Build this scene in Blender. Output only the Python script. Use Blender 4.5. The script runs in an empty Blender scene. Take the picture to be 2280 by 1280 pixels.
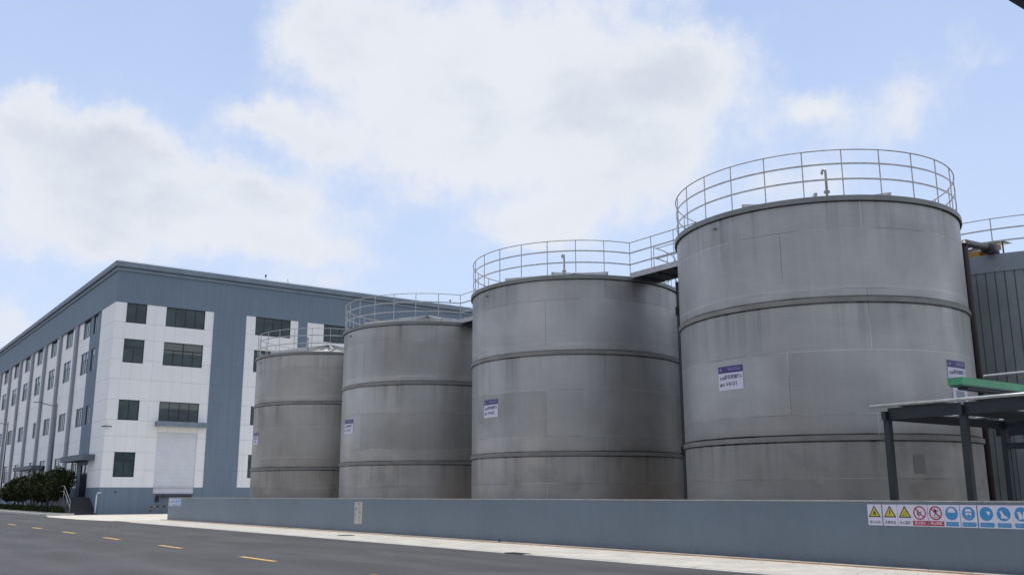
import bpy, math, random
from mathutils import Vector, Matrix
random.seed(7)
R = math.radians
sc = bpy.context.scene
col = sc.collection

# ---------------------------------------------------------------- camera
CB, SB = math.cos(R(36.25)), math.sin(R(36.25))
PI_, RO = R(12.39), R(-0.176)
def cam2w(v): return Vector((v[0]*CB + v[1]*SB, -v[0]*SB + v[1]*CB, v[2]))
F0 = Vector((0, math.cos(PI_), math.sin(PI_))); U0 = Vector((0, -math.sin(PI_), math.cos(PI_))); X0 = Vector((1, 0, 0))
XC = X0*math.cos(RO) + U0*math.sin(RO); UC = -X0*math.sin(RO) + U0*math.cos(RO)
fw, rt, up = cam2w(F0), cam2w(XC), cam2w(UC)
cd = bpy.data.cameras.new('camera'); cam = bpy.data.objects.new('camera', cd); col.objects.link(cam)
cam.matrix_world = Matrix(((rt.x, up.x, -fw.x, 0), (rt.y, up.y, -fw.y, 0), (rt.z, up.z, -fw.z, 1.6), (0, 0, 0, 1)))
cd.sensor_fit = 'HORIZONTAL'; cd.sensor_width = 36; cd.lens = 2089.3/2280*36; cd.clip_start = .1; cd.clip_end = 3000
sc.camera = cam
sc.render.resolution_x, sc.render.resolution_y = 1024, 574

# ---------------------------------------------------------------- light, sky, exposure
SUN_EL, SUN_AZ = 82.0, 55.0          # azimuth measured from +Y towards +X
sd = bpy.data.lights.new('sun', 'SUN'); sd.energy = 3.7; sd.angle = R(.6); sd.color = (1, .955, .9)
sun = bpy.data.objects.new('sun', sd); col.objects.link(sun)
sdir = Vector((math.sin(R(SUN_AZ))*math.cos(R(SUN_EL)), math.cos(R(SUN_AZ))*math.cos(R(SUN_EL)), math.sin(R(SUN_EL))))
sun.rotation_euler = sdir.to_track_quat('Z', 'Y').to_euler(); sun.location = (0, 0, 40)
sc.view_settings.view_transform = 'Standard'; sc.view_settings.look = 'None'
sc.view_settings.exposure = 0; sc.view_settings.gamma = 1

def N(nt, t, **k):
    n = nt.nodes.new(t)
    for a, b in k.items(): setattr(n, a, b)
    return n
class G:
    """tiny node graph helper"""
    def __init__(s, nt): s.nt = nt
    def put(s, sock, v):
        if hasattr(v, 'default_value') or isinstance(v, bpy.types.NodeSocket): s.nt.links.new(v, sock)
        else: sock.default_value = v
    def m(s, op, a, b=0., c=None, clamp=False):
        n = N(s.nt, 'ShaderNodeMath', operation=op, use_clamp=clamp)
        s.put(n.inputs[0], a); s.put(n.inputs[1], b)
        if c is not None: s.put(n.inputs[2], c)
        return n.outputs[0]
    def v(s, op, a, b=(0, 0, 0)):
        n = N(s.nt, 'ShaderNodeVectorMath', operation=op)
        s.put(n.inputs[0], a)
        if op == 'SCALE': s.put(n.inputs['Scale'], b)
        else: s.put(n.inputs[1], b)
        return n.outputs['Value'] if op in ('DOT_PRODUCT', 'LENGTH') else n.outputs[0]
    def noise(s, vec, scale, detail=4, rough=.5, dist=0.):
        n = N(s.nt, 'ShaderNodeTexNoise'); s.put(n.inputs['Vector'], vec); n.inputs['Scale'].default_value = scale
        n.inputs['Detail'].default_value = detail; n.inputs['Roughness'].default_value = rough; n.inputs['Distortion'].default_value = dist
        return n.outputs[0]
    def ramp(s, f, a, b, lo=0., hi=1., smooth=True):
        n = N(s.nt, 'ShaderNodeMapRange'); n.interpolation_type = 'SMOOTHSTEP' if smooth else 'LINEAR'
        s.put(n.inputs[0], f); n.inputs[1].default_value = a; n.inputs[2].default_value = b
        n.inputs[3].default_value = lo; n.inputs[4].default_value = hi
        return n.outputs[0]
    def mix(s, f, a, b, mode='MIX'):
        n = N(s.nt, 'ShaderNodeMix', data_type='RGBA', blend_type=mode)
        s.put(n.inputs[0], f)
        for k, v in ((6, a), (7, b)): s.put(n.inputs[k], v if not isinstance(v, tuple) or len(v) == 4 else v + (1,))
        return n.outputs[2]
    def xyz(s, vec):
        n = N(s.nt, 'ShaderNodeSeparateXYZ'); s.put(n.inputs[0], vec); return n.outputs
    def comb(s, x, y, z):
        n = N(s.nt, 'ShaderNodeCombineXYZ')
        for i, q in enumerate((x, y, z)): s.put(n.inputs[i], q)
        return n.outputs[0]

w = bpy.data.worlds.new('World'); sc.world = w; w.use_nodes = True
nt = w.node_tree; nt.nodes.clear(); g = G(nt)
sky = N(nt, 'ShaderNodeTexSky'); sky.sky_type = 'NISHITA'; sky.sun_disc = False
sky.sun_elevation = R(SUN_EL); sky.sun_rotation = R(SUN_AZ); sky.air_density = 1.0; sky.dust_density = 1.6; sky.ozone_density = 1.5
tc = N(nt, 'ShaderNodeTexCoord').outputs['Generated']
sx, sy, sz = g.xyz(tc)
az = g.m('MULTIPLY', g.m('ARCTAN2', sx, sy), 57.2958)
el = g.m('MULTIPLY', g.m('ARCSINE', sz), 57.2958)
warp = g.m('SUBTRACT', g.noise(tc, 9, 6, .6), .5); warp2 = g.m('SUBTRACT', g.noise(g.v('ADD', tc, (3.1, 7, 2)), 9, 6, .6), .5)
az2 = g.m('ADD', az, g.m('MULTIPLY', warp, 3.6)); el2 = g.m('ADD', el, g.m('MULTIPLY', warp2, 2.6))
wf1 = g.m('SUBTRACT', g.noise(tc, 38, 7, .65), .5); wf2 = g.m('SUBTRACT', g.noise(g.v('ADD', tc, (9, 1, 4)), 38, 7, .65), .5)
az2 = g.m('ADD', az2, g.m('MULTIPLY', wf1, 2.6)); el2 = g.m('ADD', el2, g.m('MULTIPLY', wf2, 2.0))
ae = g.comb(az2, el2, 0.)
CLOUDS = [(36.6, 26.4, 10.1, 4.9, 1.0), (48.0, 24.8, 3.7, 1.9, 0.9), (31.5, 21.6, 4.8, 3.2, 0.85), (40.3, 21.4, 7.6, 3.4, 0.85), (46.0, 20.5, 3.1, 2.4, 0.5),
 (24.3, 27.3, 3.2, 2.6, 0.9), (20.6, 21.8, 2.4, 1.0, 0.9), (24.0, 20.4, 2.0, 1.2, 0.75), (7.0, 20.1, 2.4, 1.4, 0.9), (7.5, 21.7, 0.9, 0.7, 0.5),
 (12.2, 19.7, 2.2, 1.5, 0.9), (14.1, 17.7, 4.9, 2.3, 1.0), (20.1, 16.5, 5.0, 1.8, 1.0), (9.2, 16.3, 5.0, 2.9, 0.8), (23.4, 14.3, 4.8, 1.1, 0.6),
 (12.5, 13.5, 4.7, 1.3, 0.5), (37.7, 15.7, 3.4, 1.2, 0.9), (42.3, 17.2, 4.5, 1.6, 0.45), (60.3, 22.1, 2.1, 1.6, 0.62), (55.3, 22.2, 1.7, 0.8, 0.7),
 (64.1, 23.6, 1.2, 2.2, 0.36), (56.9, 20.3, 4.2, 1.2, 0.36), (54.6, 17.5, 4.1, 1.3, 0.55), (66.0, 23.4, 1.3, 1.1, 0.2), (7.7, 9.1, 1.3, 1.4, 0.8), (24.1, 12.2, 3.8, 0.8, 0.5)]
tot = None
for a, e, s1, s2, wt in CLOUDS:
    d = g.v('MULTIPLY', g.v('SUBTRACT', ae, (a, e, 0)), (1.0/s1, 1.0/s2, 0))
    q = g.m('MULTIPLY', g.m('EXPONENT', g.m('MULTIPLY', g.v('DOT_PRODUCT', d, d), -.75)), wt)
    tot = q if tot is None else g.m('ADD', tot, q)
# away from the part of the sky the photograph shows the cloud cover is free
dd = g.v('MULTIPLY', g.v('SUBTRACT', g.comb(az, el, 0.), (36, 17, 0)), (1/48, 1/22, 0))
away = g.ramp(g.v('LENGTH', dd), .8, 1.3)
free = g.m('MULTIPLY', g.ramp(g.noise(tc, 2.6, 5, .55), .40, .58), away)
tot = g.m('MAXIMUM', g.m('MULTIPLY', tot, g.m('SUBTRACT', 1., away)), free)
fine = g.m('SUBTRACT', g.noise(tc, 22, 8, .62), .5)
dens = g.m('ADD', tot, g.m('MULTIPLY', fine, .95))
mask = g.ramp(dens, .14, .95)
body = g.noise(g.v('MULTIPLY', tc, (1, 1, 1.8)), 7, 5, .5)
ccol = g.mix(g.ramp(body, .38, .66), (8.0, 8.4, 9.1), (6.35, 6.95, 7.95))
ccol = g.mix(g.ramp(dens, .6, 1.7), (8.1, 8.4, 9.1), ccol)
veil = g.m('ADD', g.ramp(el, 0, 40, .82, .38), g.m('MULTIPLY', g.noise(tc, 5, 4, .6), .12))
skyc = g.mix(1., sky.outputs[0], (1.08, 1.30, 1.60), 'MULTIPLY')
base = g.mix(veil, skyc, (6.9, 8.1, 10.3))
final = g.mix(mask, base, ccol)
bg = N(nt, 'ShaderNodeBackground'); nt.links.new(final, bg.inputs[0]); bg.inputs[1].default_value = .1
nt.links.new(bg.outputs[0], N(nt, 'ShaderNodeOutputWorld').inputs[0])

# ---------------------------------------------------------------- mesh helpers
ORG = {}
def root_of(o):
    while o.parent: o = o.parent
    return o
class MB:
    def __init__(s): s.v = []; s.f = []; s.uv = None
    def add(s, vs, fs):
        n = len(s.v); s.v += [tuple(q) for q in vs]; s.f += [tuple(i+n for i in f) for f in fs]; return s
    def box(s, x0, y0, z0, x1, y1, z1):
        x0, x1 = sorted((x0, x1)); y0, y1 = sorted((y0, y1)); z0, z1 = sorted((z0, z1))
        return s.add([(x0,y0,z0),(x1,y0,z0),(x1,y1,z0),(x0,y1,z0),(x0,y0,z1),(x1,y0,z1),(x1,y1,z1),(x0,y1,z1)],
                     [(0,3,2,1),(4,5,6,7),(0,1,5,4),(1,2,6,5),(2,3,7,6),(3,0,4,7)])
    def quad(s, a, b, c, d): return s.add([a, b, c, d], [(0, 1, 2, 3)])
    def tube(s, p, r, seg=8, closed=False, r2=None):
        p = [Vector(q) for q in p]; n = len(p); base = len(s.v)
        for i, q in enumerate(p):
            if closed: t = p[(i+1) % n] - p[i-1]
            else: t = p[min(i+1, n-1)] - p[max(i-1, 0)]
            t.normalize()
            a = Vector((0, 0, 1)) if abs(t.z) < .95 else Vector((1, 0, 0))
            x = t.cross(a).normalized(); y = x.cross(t)
            rr = r if r2 is None else r + (r2-r)*i/(n-1)
            for k in range(seg):
                an = 2*math.pi*k/seg + math.pi/4
                s.v.append(tuple(q + x*math.cos(an)*rr + y*math.sin(an)*rr))
        m = n if closed else n-1
        for i in range(m):
            for k in range(seg):
                a, b = base+i*seg, base+((i+1) % n)*seg
                s.f.append((a+k, a+(k+1) % seg, b+(k+1) % seg, b+k))
        if not closed:
            s.f.append(tuple(base+k for k in range(seg))[::-1]); s.f.append(tuple(base+(n-1)*seg+k for k in range(seg)))
        return s
    def bar(s, p0, p1, wd, ht):
        """rectangular bar between two points, wd sideways, ht up"""
        p0, p1 = Vector(p0), Vector(p1); t = (p1-p0).normalized()
        a = Vector((0, 0, 1)) if abs(t.z) < .95 else Vector((1, 0, 0))
        x = t.cross(a).normalized()*wd/2; y = x.normalized().cross(t)*ht/2
        vs = [p0-x-y, p0+x-y, p0+x+y, p0-x+y, p1-x-y, p1+x-y, p1+x+y, p1-x+y]
        return s.add(vs, [(0,3,2,1),(4,5,6,7),(0,1,5,4),(1,2,6,5),(2,3,7,6),(3,0,4,7)])
    def ring(s, cx, cy, r0, r1, z0, z1, a0=0, a1=360, n=128):
        full = abs(a1-a0) >= 360; k = n if full else max(2, int(n*abs(a1-a0)/360))
        base = len(s.v); cnt = k if full else k+1
        for i in range(cnt):
            a = R(a0 + (a1-a0)*i/k); c, q = math.cos(a), math.sin(a)
            s.v += [(cx+r0*c, cy+r0*q, z0), (cx+r1*c, cy+r1*q, z0), (cx+r1*c, cy+r1*q, z1), (cx+r0*c, cy+r0*q, z1)]
        for i in range(k):
            a, b = base+4*i, base+4*((i+1) % cnt)
            for j in range(4): s.f.append((a+j, b+j, b+(j+1) % 4, a+(j+1) % 4))
        if not full:
            s.f.append((base, base+1, base+2, base+3)); e = base+4*(cnt-1); s.f.append((e+3, e+2, e+1, e))
        return s
    def build(s, name, mat, parent=None, smooth=False, off=None):
        me = bpy.data.meshes.new(name)
        o = bpy.data.objects.new(name, me); col.objects.link(o)
        d = Vector((0, 0, 0))
        if parent is not None:
            o.parent = parent; d = Vector(ORG.get(root_of(parent).name, (0, 0, 0)))
        if off is not None: d = Vector(off)
        me.from_pydata([(q[0]-d.x, q[1]-d.y, q[2]-d.z) for q in s.v], [], s.f)
        if s.uv is not None:
            uvl = me.uv_layers.new(name='UVMap')
            for L in me.loops: uvl.data[L.index].uv = s.uv[L.vertex_index]
        me.materials.append(mat)
        if smooth:
            for p_ in me.polygons: p_.use_smooth = True
        me.update()
        return o
def tag(o, label=None, cat=None, group=None, kind=None):
    if label: o['label'] = label
    if cat: o['category'] = cat
    if group: o['group'] = group
    if kind: o['kind'] = kind
    return o
def thing(name, label, cat, loc=(0, 0, 0), group=None):
    o = bpy.data.objects.new(name, None); col.objects.link(o); o.location = loc; o.empty_display_size = .3
    ORG[o.name] = tuple(loc)
    return tag(o, label, cat, group)
def struct(name, mb, mat): return tag(mb.build(name, mat), kind='structure')
def copy_tree(o, parent=None):
    c = o.copy(); col.objects.link(c); c.parent = parent
    for ch in [q for q in bpy.data.objects if q.parent == o]: copy_tree(ch, c)
    return c

# ---------------------------------------------------------------- materials
def mat(name, c, rough=.6, metal=0., var=.12, scale=2., bump=0., bscale=30., spec=.5, detail=5, c2=None):
    m = bpy.data.materials.new(name); m.use_nodes = True; nt = m.node_tree; g = G(nt)
    b = nt.nodes['Principled BSDF']; b.inputs['Roughness'].default_value = rough; b.inputs['Metallic'].default_value = metal
    b.inputs['Specular IOR Level'].default_value = spec
    t = N(nt, 'ShaderNodeTexCoord').outputs['Object']
    f = g.ramp(g.noise(t, scale, detail, .6), .3, .7)
    lo = tuple(x*(1-var) for x in c); hi = c2 if c2 else tuple(min(1, x*(1+var)) for x in c)
    nt.links.new(g.mix(f, lo, hi), b.inputs['Base Color'])
    if bump:
        bn = N(nt, 'ShaderNodeBump'); bn.inputs['Strength'].default_value = bump; bn.inputs['Distance'].default_value = .02
        nt.links.new(g.noise(t, bscale, 4, .6), bn.inputs['Height']); nt.links.new(bn.outputs[0], b.inputs['Normal'])
    return m

def wall_paint(name, c, joints=(16.6, 15.14, 13.3, 11.56, 9.75, 8.0, 6.6, 5.24, 3.75), jd=.62, pitch=.885, streak=.035):
    """textured stone paint with a grid of pressed joints and faint rain streaks"""
    m = bpy.data.materials.new(name); m.use_nodes = True; nt = m.node_tree; g = G(nt)
    b = nt.nodes['Principled BSDF']; b.inputs['Roughness'].default_value = .75; b.inputs['Specular IOR Level'].default_value = .3
    t = N(nt, 'ShaderNodeTexCoord').outputs['Object']; x, y, z = g.xyz(t)
    u = g.m('ADD', x, y)
    fr = g.m('ABSOLUTE', g.m('SUBTRACT', g.m('FRACT', g.m('DIVIDE', u, pitch)), .5))
    vj = g.m('GREATER_THAN', fr, .5-.012/pitch)
    hj = None
    for q in joints:
        d = g.m('LESS_THAN', g.m('ABSOLUTE', g.m('SUBTRACT', z, q)), .016)
        hj = d if hj is None else g.m('MAXIMUM', hj, d)
    j = g.m('MAXIMUM', g.m('MULTIPLY', vj, .55), hj)
    cell = N(nt, 'ShaderNodeTexWhiteNoise'); cell.noise_dimensions = '2D'
    nt.links.new(g.comb(g.m('FLOOR', g.m('DIVIDE', u, pitch)), g.m('FLOOR', g.m('DIVIDE', z, 1.66)), 0.), cell.inputs['Vector'])
    tone = g.m('ADD', 1-.018, g.m('MULTIPLY', cell.outputs['Value'], .036))
    st = g.ramp(g.noise(g.comb(g.m('MULTIPLY', u, 2.2), 0., g.m('MULTIPLY', z, .12)), 1.6, 6, .65), .35, .75, 1.0, 1-streak)
    big = g.ramp(g.noise(t, .35, 4, .55), .3, .7, .975, 1.015)
    k = g.m('MULTIPLY', g.m('MULTIPLY', tone, st), big)
    k = g.m('MULTIPLY', k, g.m('SUBTRACT', 1., g.m('MULTIPLY', j, 1-jd)))
    cc = g.v('SCALE', (c[0], c[1], c[2]), k)
    nt.links.new(cc, b.inputs['Base Color'])
    bn = N(nt, 'ShaderNodeBump'); bn.inputs['Strength'].default_value = .25; bn.inputs['Distance'].default_value = .01
    nt.links.new(g.noise(t, 60, 3, .6), bn.inputs['Height']); nt.links.new(bn.outputs[0], b.inputs['Normal'])
    return m

def tank_steel():
    m = bpy.data.materials.new('weathered_stainless_plate'); m.use_nodes = True; nt = m.node_tree; g = G(nt)
    b = nt.nodes['Principled BSDF']; b.inputs['Metallic'].default_value = .7
    uv = N(nt, 'ShaderNodeTexCoord').outputs['UV']; u, v, _ = g.xyz(uv)
    oi = N(nt, 'ShaderNodeObjectInfo')
    sh = g.m('MULTIPLY', oi.outputs['Random'], 37.)
    u = g.m('ADD', u, sh)
    P = g.comb(u, v, sh)
    def nz(su, sv, det=5, ro=.6, dist=0.): return g.noise(g.comb(g.m('MULTIPLY', u, su), g.m('MULTIPLY', v, sv), sh), 1., det, ro, dist)
    br = N(nt, 'ShaderNodeTexBrick'); br.offset = .37; nt.links.new(g.comb(u, g.m('SUBTRACT', v, .24), 0.), br.inputs['Vector'])
    br.inputs['Color1'].default_value = (0, 0, 0, 1); br.inputs['Color2'].default_value = (1, 1, 1, 1); br.inputs['Mortar'].default_value = (.5, .5, .5, 1)
    br.inputs['Scale'].default_value = 1; br.inputs['Mortar Size'].default_value = .012; br.inputs['Mortar Smooth'].default_value = .3
    br.inputs['Brick Width'].default_value = 6.1; br.inputs['Row Height'].default_value = 1.73
    plate = g.m('MULTIPLY', g.m('SUBTRACT', br.outputs['Color'], .5), .16)
    streak = g.ramp(nz(.5, .05, 3, .5), .3, .7, -.10, .09)
    streak2 = g.m('MULTIPLY', g.m('SUBTRACT', nz(9, .16, 4, .7), .5), .13)
    cloud = g.ramp(nz(.3, .45, 4, .55, .4), .3, .7, -.10, .10)
    fineh = g.m('MULTIPLY', g.m('SUBTRACT', nz(.7, 26, 3, .6), .5), .12)
    k = g.m('ADD', g.m('ADD', g.m('ADD', plate, streak), g.m('ADD', streak2, cloud)), fineh)
    # old drips and grime that start under the stiffening rings and the rim
    drip = None
    for z0, ln in ((9.72, 1.9), (6.78, 1.7), (2.98, 1.3)):
        top = g.m('MULTIPLY', g.ramp(v, z0-ln, z0, 0, 1, False), g.m('LESS_THAN', v, z0+.02))
        drip = top if drip is None else g.m('MAXIMUM', drip, top)
    dn = g.ramp(nz(2.6, .05, 5, .7), .44, .72)
    k = g.m('SUBTRACT', k, g.m('MULTIPLY', g.m('MULTIPLY', drip, dn), .30))
    # grime resting on the ring ledges
    led = None
    for z0 in (6.89, 3.10):
        q = g.m('MULTIPLY', g.ramp(v, z0, z0+.32, 1, 0), g.m('GREATER_THAN', v, z0-.02))
        led = q if led is None else g.m('MAXIMUM', led, q)
    k = g.m('SUBTRACT', k, g.m('MULTIPLY', led, g.ramp(nz(.9, .5, 4, .6), .35, .6, .02, .16)))
    # pale lime runs and grinding marks
    pale = g.m('MULTIPLY', g.ramp(nz(5.5, .11, 4, .7), .66, .78), g.ramp(nz(.55, .5, 3, .5), .5, .64))
    k = g.m('ADD', k, g.m('MULTIPLY', pale, .6))
    # weld lines, bright in places and dark in others
    wl = g.m('MULTIPLY', br.outputs['Fac'], g.ramp(nz(.5, .3, 3, .6), .38, .62, -.32, .42))
    k = g.m('ADD', k, wl)
    # the rougher heat-dulled band beside the horizontal welds
    band = g.m('MULTIPLY', g.m('LESS_THAN', g.m('ABSOLUTE', g.m('SUBTRACT', v, 7.07)), .19), .07)
    k = g.m('ADD', k, band)
    gap_shade = None  # gaps and shadow beside the rings and under the rim, painted as dark lines
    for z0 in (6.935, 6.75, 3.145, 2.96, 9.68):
        q = g.m('LESS_THAN', g.m('ABSOLUTE', g.m('SUBTRACT', v, z0)), .022); gap_shade = q if gap_shade is None else g.m('MAXIMUM', gap_shade, q)
    k = g.m('SUBTRACT', k, g.m('MULTIPLY', gap_shade, .62))
    blot = g.m('MULTIPLY', g.ramp(nz(.55, .6, 4, .6, .3), .55, .68), g.ramp(v, 4.2, .8, .12, 1.))
    k = g.m('SUBTRACT', k, g.m('MULTIPLY', blot, .20))
    k = g.m('ADD', k, 1.)
    tint = g.mix(g.m('MULTIPLY', g.ramp(v, 5.2, .6), g.ramp(nz(.45, .35, 4, .6), .35, .7, .35, 1.)), oi.outputs['Color'],
                 g.mix(1., oi.outputs['Color'], (1.0, .89, .80), 'MULTIPLY'))
    nt.links.new(g.v('SCALE', tint, k), b.inputs['Base Color'])
    nt.links.new(g.ramp(nz(.8, .5, 5, .6), .3, .7, .40, .55), b.inputs['Roughness'])
    bn = N(nt, 'ShaderNodeBump'); bn.inputs['Strength'].default_value = .35; bn.inputs['Distance'].default_value = .02
    h = g.m('ADD', g.m('MULTIPLY', br.outputs['Fac'], .6), g.m('ADD', g.m('MULTIPLY', nz(.45, .9, 2, .5), 1.6), g.m('MULTIPLY', nz(.2, 30, 2, .5), .05)))
    nt.links.new(h, bn.inputs['Height']); nt.links.new(bn.outputs[0], b.inputs['Normal'])
    return m

def asphalt():
    m = bpy.data.materials.new('worn_asphalt'); m.use_nodes = True; nt = m.node_tree; g = G(nt)
    b = nt.nodes['Principled BSDF']; b.inputs['Roughness'].default_value = .8; b.inputs['Specular IOR Level'].default_value = .3
    t = N(nt, 'ShaderNodeTexCoord').outputs['Object']; x, y, z = g.xyz(t)
    gr = g.ramp(g.noise(t, 70, 3, .7), .3, .75, .80, 1.22)
    pt = g.ramp(g.noise(g.v('MULTIPLY', t, (1, .35, 1)), .55, 6, .65, .5), .35, .68, .82, 1.16)
    tr = None
    for xc in (4.7, 6.6, 11.4, 13.4):
        d = g.ramp(g.m('ABSOLUTE', g.m('SUBTRACT', x, xc)), 0, .75, 1, 0); tr = d if tr is None else g.m('MAXIMUM', tr, d)
    tr = g.m('ADD', 1., g.m('MULTIPLY', tr, g.ramp(g.noise(g.v('MULTIPLY', t, (1, .1, 1)), .8, 4), .3, .7, .04, .24)))
    oil = g.ramp(g.noise(g.v('MULTIPLY', t, (1, .5, 1)), 1.7, 4, .6, 1.), .62, .75, 1., .78)
    k = g.m('MULTIPLY', g.m('MULTIPLY', gr, pt), g.m('MULTIPLY', tr, oil))
    nt.links.new(g.v('SCALE', (.058, .058, .061), k), b.inputs['Base Color'])
    bn = N(nt, 'ShaderNodeBump'); bn.inputs['Strength'].default_value = .4; bn.inputs['Distance'].default_value = .01
    nt.links.new(g.noise(t, 110, 3, .6), bn.inputs['Height']); nt.links.new(bn.outputs[0], b.inputs['Normal'])
    return m

def concrete(name, c, slab=3.0, dirt=.2):
    m = bpy.data.materials.new(name); m.use_nodes = True; nt = m.node_tree; g = G(nt)
    b = nt.nodes['Principled BSDF']; b.inputs['Roughness'].default_value = .85; b.inputs['Specular IOR Level'].default_value = .3
    t = N(nt, 'ShaderNodeTexCoord').outputs['Object']; x, y, z = g.xyz(t)
    fr = g.m('ABSOLUTE', g.m('SUBTRACT', g.m('FRACT', g.m('DIVIDE', y, slab)), .5)); j = g.m('GREATER_THAN', fr, .5-.012/slab)
    a = g.ramp(g.noise(t, 1.1, 6, .65), .3, .72, 1-dirt*1.3, 1.06); f = g.ramp(g.noise(t, 40, 3, .6), .3, .7, .93, 1.05)
    s = g.ramp(g.noise(g.v('MULTIPLY', t, (1, .3, 1)), 2.6, 5, .7, .6), .6, .74, 1., .74)
    k = g.m('MULTIPLY', g.m('MULTIPLY', a, f), g.m('MULTIPLY', s, g.m('SUBTRACT', 1., g.m('MULTIPLY', j, .5))))
    nt.links.new(g.v('SCALE', c, k), b.inputs['Base Color'])
    return m

def glass(name, c=(.035, .055, .060)):
    m = bpy.data.materials.new(name); m.use_nodes = True; nt = m.node_tree; g = G(nt)
    b = nt.nodes['Principled BSDF']; b.inputs['Roughness'].default_value = .06; b.inputs['IOR'].default_value = 1.38
    t = N(nt, 'ShaderNodeTexCoord').outputs['Object']
    rnd_ = N(nt, 'ShaderNodeObjectInfo').outputs['Random']
    cc = g.mix(g.ramp(g.noise(g.v('ADD', g.v('MULTIPLY', t, (.7, .7, 1.2)), g.comb(g.m('MULTIPLY', rnd_, 40.), 0., 0.)), .9, 3), .4, .6), c, tuple(q*1.35 for q in c))
    cc = g.mix(g.m('MULTIPLY', g.m('GREATER_THAN', rnd_, .78), g.m('GREATER_THAN', g.xyz(t)[2], 1.15)), cc, (.13, .15, .145))
    nt.links.new(cc, b.inputs['Base Color'])
    bn = N(nt, 'ShaderNodeBump'); bn.inputs['Strength'].default_value = .06; bn.inputs['Distance'].default_value = .05
    nt.links.new(g.noise(t, .9, 2, .5), bn.inputs['Height']); nt.links.new(bn.outputs[0], b.inputs['Normal'])
    return m

WHITE = wall_paint('white_stone_paint', (.80, .805, .82))
BLUE = wall_paint('grey_blue_stone_paint', (.162, .216, .278), jd=.85, streak=.12)
CORN = mat('cornice_paint', (.175, .225, .28), .7, 0, .1, .8)
BUND = None
def bund_paint():
    m = bpy.data.materials.new('bund_wall_paint'); m.use_nodes = True; nt = m.node_tree; g = G(nt)
    b = nt.nodes['Principled BSDF']; b.inputs['Roughness'].default_value = .5
    t = N(nt, 'ShaderNodeTexCoord').outputs['Object']; x, y, z = g.xyz(t)
    big = g.ramp(g.noise(t, .28, 5, .6), .3, .7, .92, 1.07)
    st = g.ramp(g.noise(g.v('MULTIPLY', t, (3, 3, .35)), 1.2, 5, .7), .4, .75, 1., .95)
    low = g.m('MULTIPLY', g.ramp(z, .02, .3, 1, 0), g.ramp(g.noise(t, 3.2, 5, .7), .38, .62))
    k = g.m('MULTIPLY', big, st)
    c = g.mix(g.m('MULTIPLY', low, .55), g.v('SCALE', (.130, .170, .214), k), (.10, .115, .13))
    nt.links.new(c, b.inputs['Base Color'])
    bn = N(nt, 'ShaderNodeBump'); bn.inputs['Strength'].default_value = .3; bn.inputs['Distance'].default_value = .02
    nt.links.new(g.noise(t, 5, 5, .6), bn.inputs['Height']); nt.links.new(bn.outputs[0], b.inputs['Normal'])
    return m
BUND = bund_paint()
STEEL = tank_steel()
TRIM = mat('ring_steel', (.20, .21, .205), .5, .5, .12, 2)
BANDM = mat('ring_band_steel', (.235, .228, .215), .6, .4, .12, 1.5)
RAIL = mat('rail_steel', (.40, .40, .395), .45, .5, .2, 6)
GALV = mat('galvanised_steel', (.42, .43, .43), .4, .5, .15, 4)
ROOFM = mat('tank_roof_plate', (.38, .365, .33), .55, .3, .12, 1.2)
DARKST = mat('dark_grey_steel', (.045, .055, .065), .5, .2, .25, 3)
FRAME = mat('window_frame_dark', (.012, .015, .018), .45, 0, .1)
GLASS = glass('window_glass')
SHUT = mat('roller_shutter_white', (.62, .645, .70), .45, .1, .05, .6)
ASPH = asphalt()
PAVE = concrete('pavement_concrete', (.46, .44, .395), 3.0, .15)
YARD = concrete('yard_concrete', (.54, .51, .45), 5.0, .18)
STRIP = concrete('wall_foot_screed', (.42, .37, .32), 1.5, .25)
KERB = mat('kerb_stone', (.47, .465, .44), .8, 0, .15, 2)
YELL = mat('yellow_road_paint', (.52, .32, .075), .7, 0, .25, 9)
ORNG = mat('orange_line_paint', (.42, .20, .05), .7, 0, .3, 5)
BLACK = mat('black_rubber', (.015, .015, .016), .7)
BROWN = mat('brown_red_pipe_paint', (.022, .010, .012), .45, 0, .2)
GREEN = mat('green_steel_paint', (.055, .34, .165), .4, 0, .18, 3)
CLAD = mat('grey_cladding_sheet', (.20, .225, .235), .5, .15, .14, .7)
CLADB = mat('pale_grey_band_sheet', (.24, .27, .31), .45, .25, .12, 1)
WPLAS = mat('white_plastic', (.62, .65, .70), .4, 0, .05)
EARTH = mat('ground_earth', (.15, .135, .11), .95, 0, .2, .5)
SWHITE = mat('sign_white', (.62, .60, .72), .5, 0, .03)
SBLUE = mat('sign_blue', (.035, .24, .50), .45, 0, .06, 6)
SNAVY = mat('sign_navy', (.045, .030, .17), .45, 0, .1, 5)
SYEL = mat('sign_yellow', (.55, .46, .035), .5, 0, .06)
SRED = mat('sign_red', (.40, .02, .04), .5, 0, .06)
SBLK = mat('sign_black', (.02, .02, .03), .5)
SINK = mat('sign_ink_navy', (.035, .05, .09), .5)
SLOGO = mat('sign_pale_print', (.28, .22, .40), .5)
CREAM = mat('notice_cream', (.43, .42, .38), .6, 0, .06)
YMACH = mat('yellow_machine_paint', (.36, .19, .025), .5, 0, .2)
BARK = mat('tree_bark', (.07, .055, .04), .9, 0, .2, 8)
BBLU2 = mat('entrance_canopy_paint', (.115, .14, .17), .7, 0, .08, .7)
STEP = mat('dark_step_stone', (.05, .05, .058), .7, 0, .15, 2)
BBLU = mat('blue_grey_pilaster', (.25, .275, .315), .75, 0, .08, .7)

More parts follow.
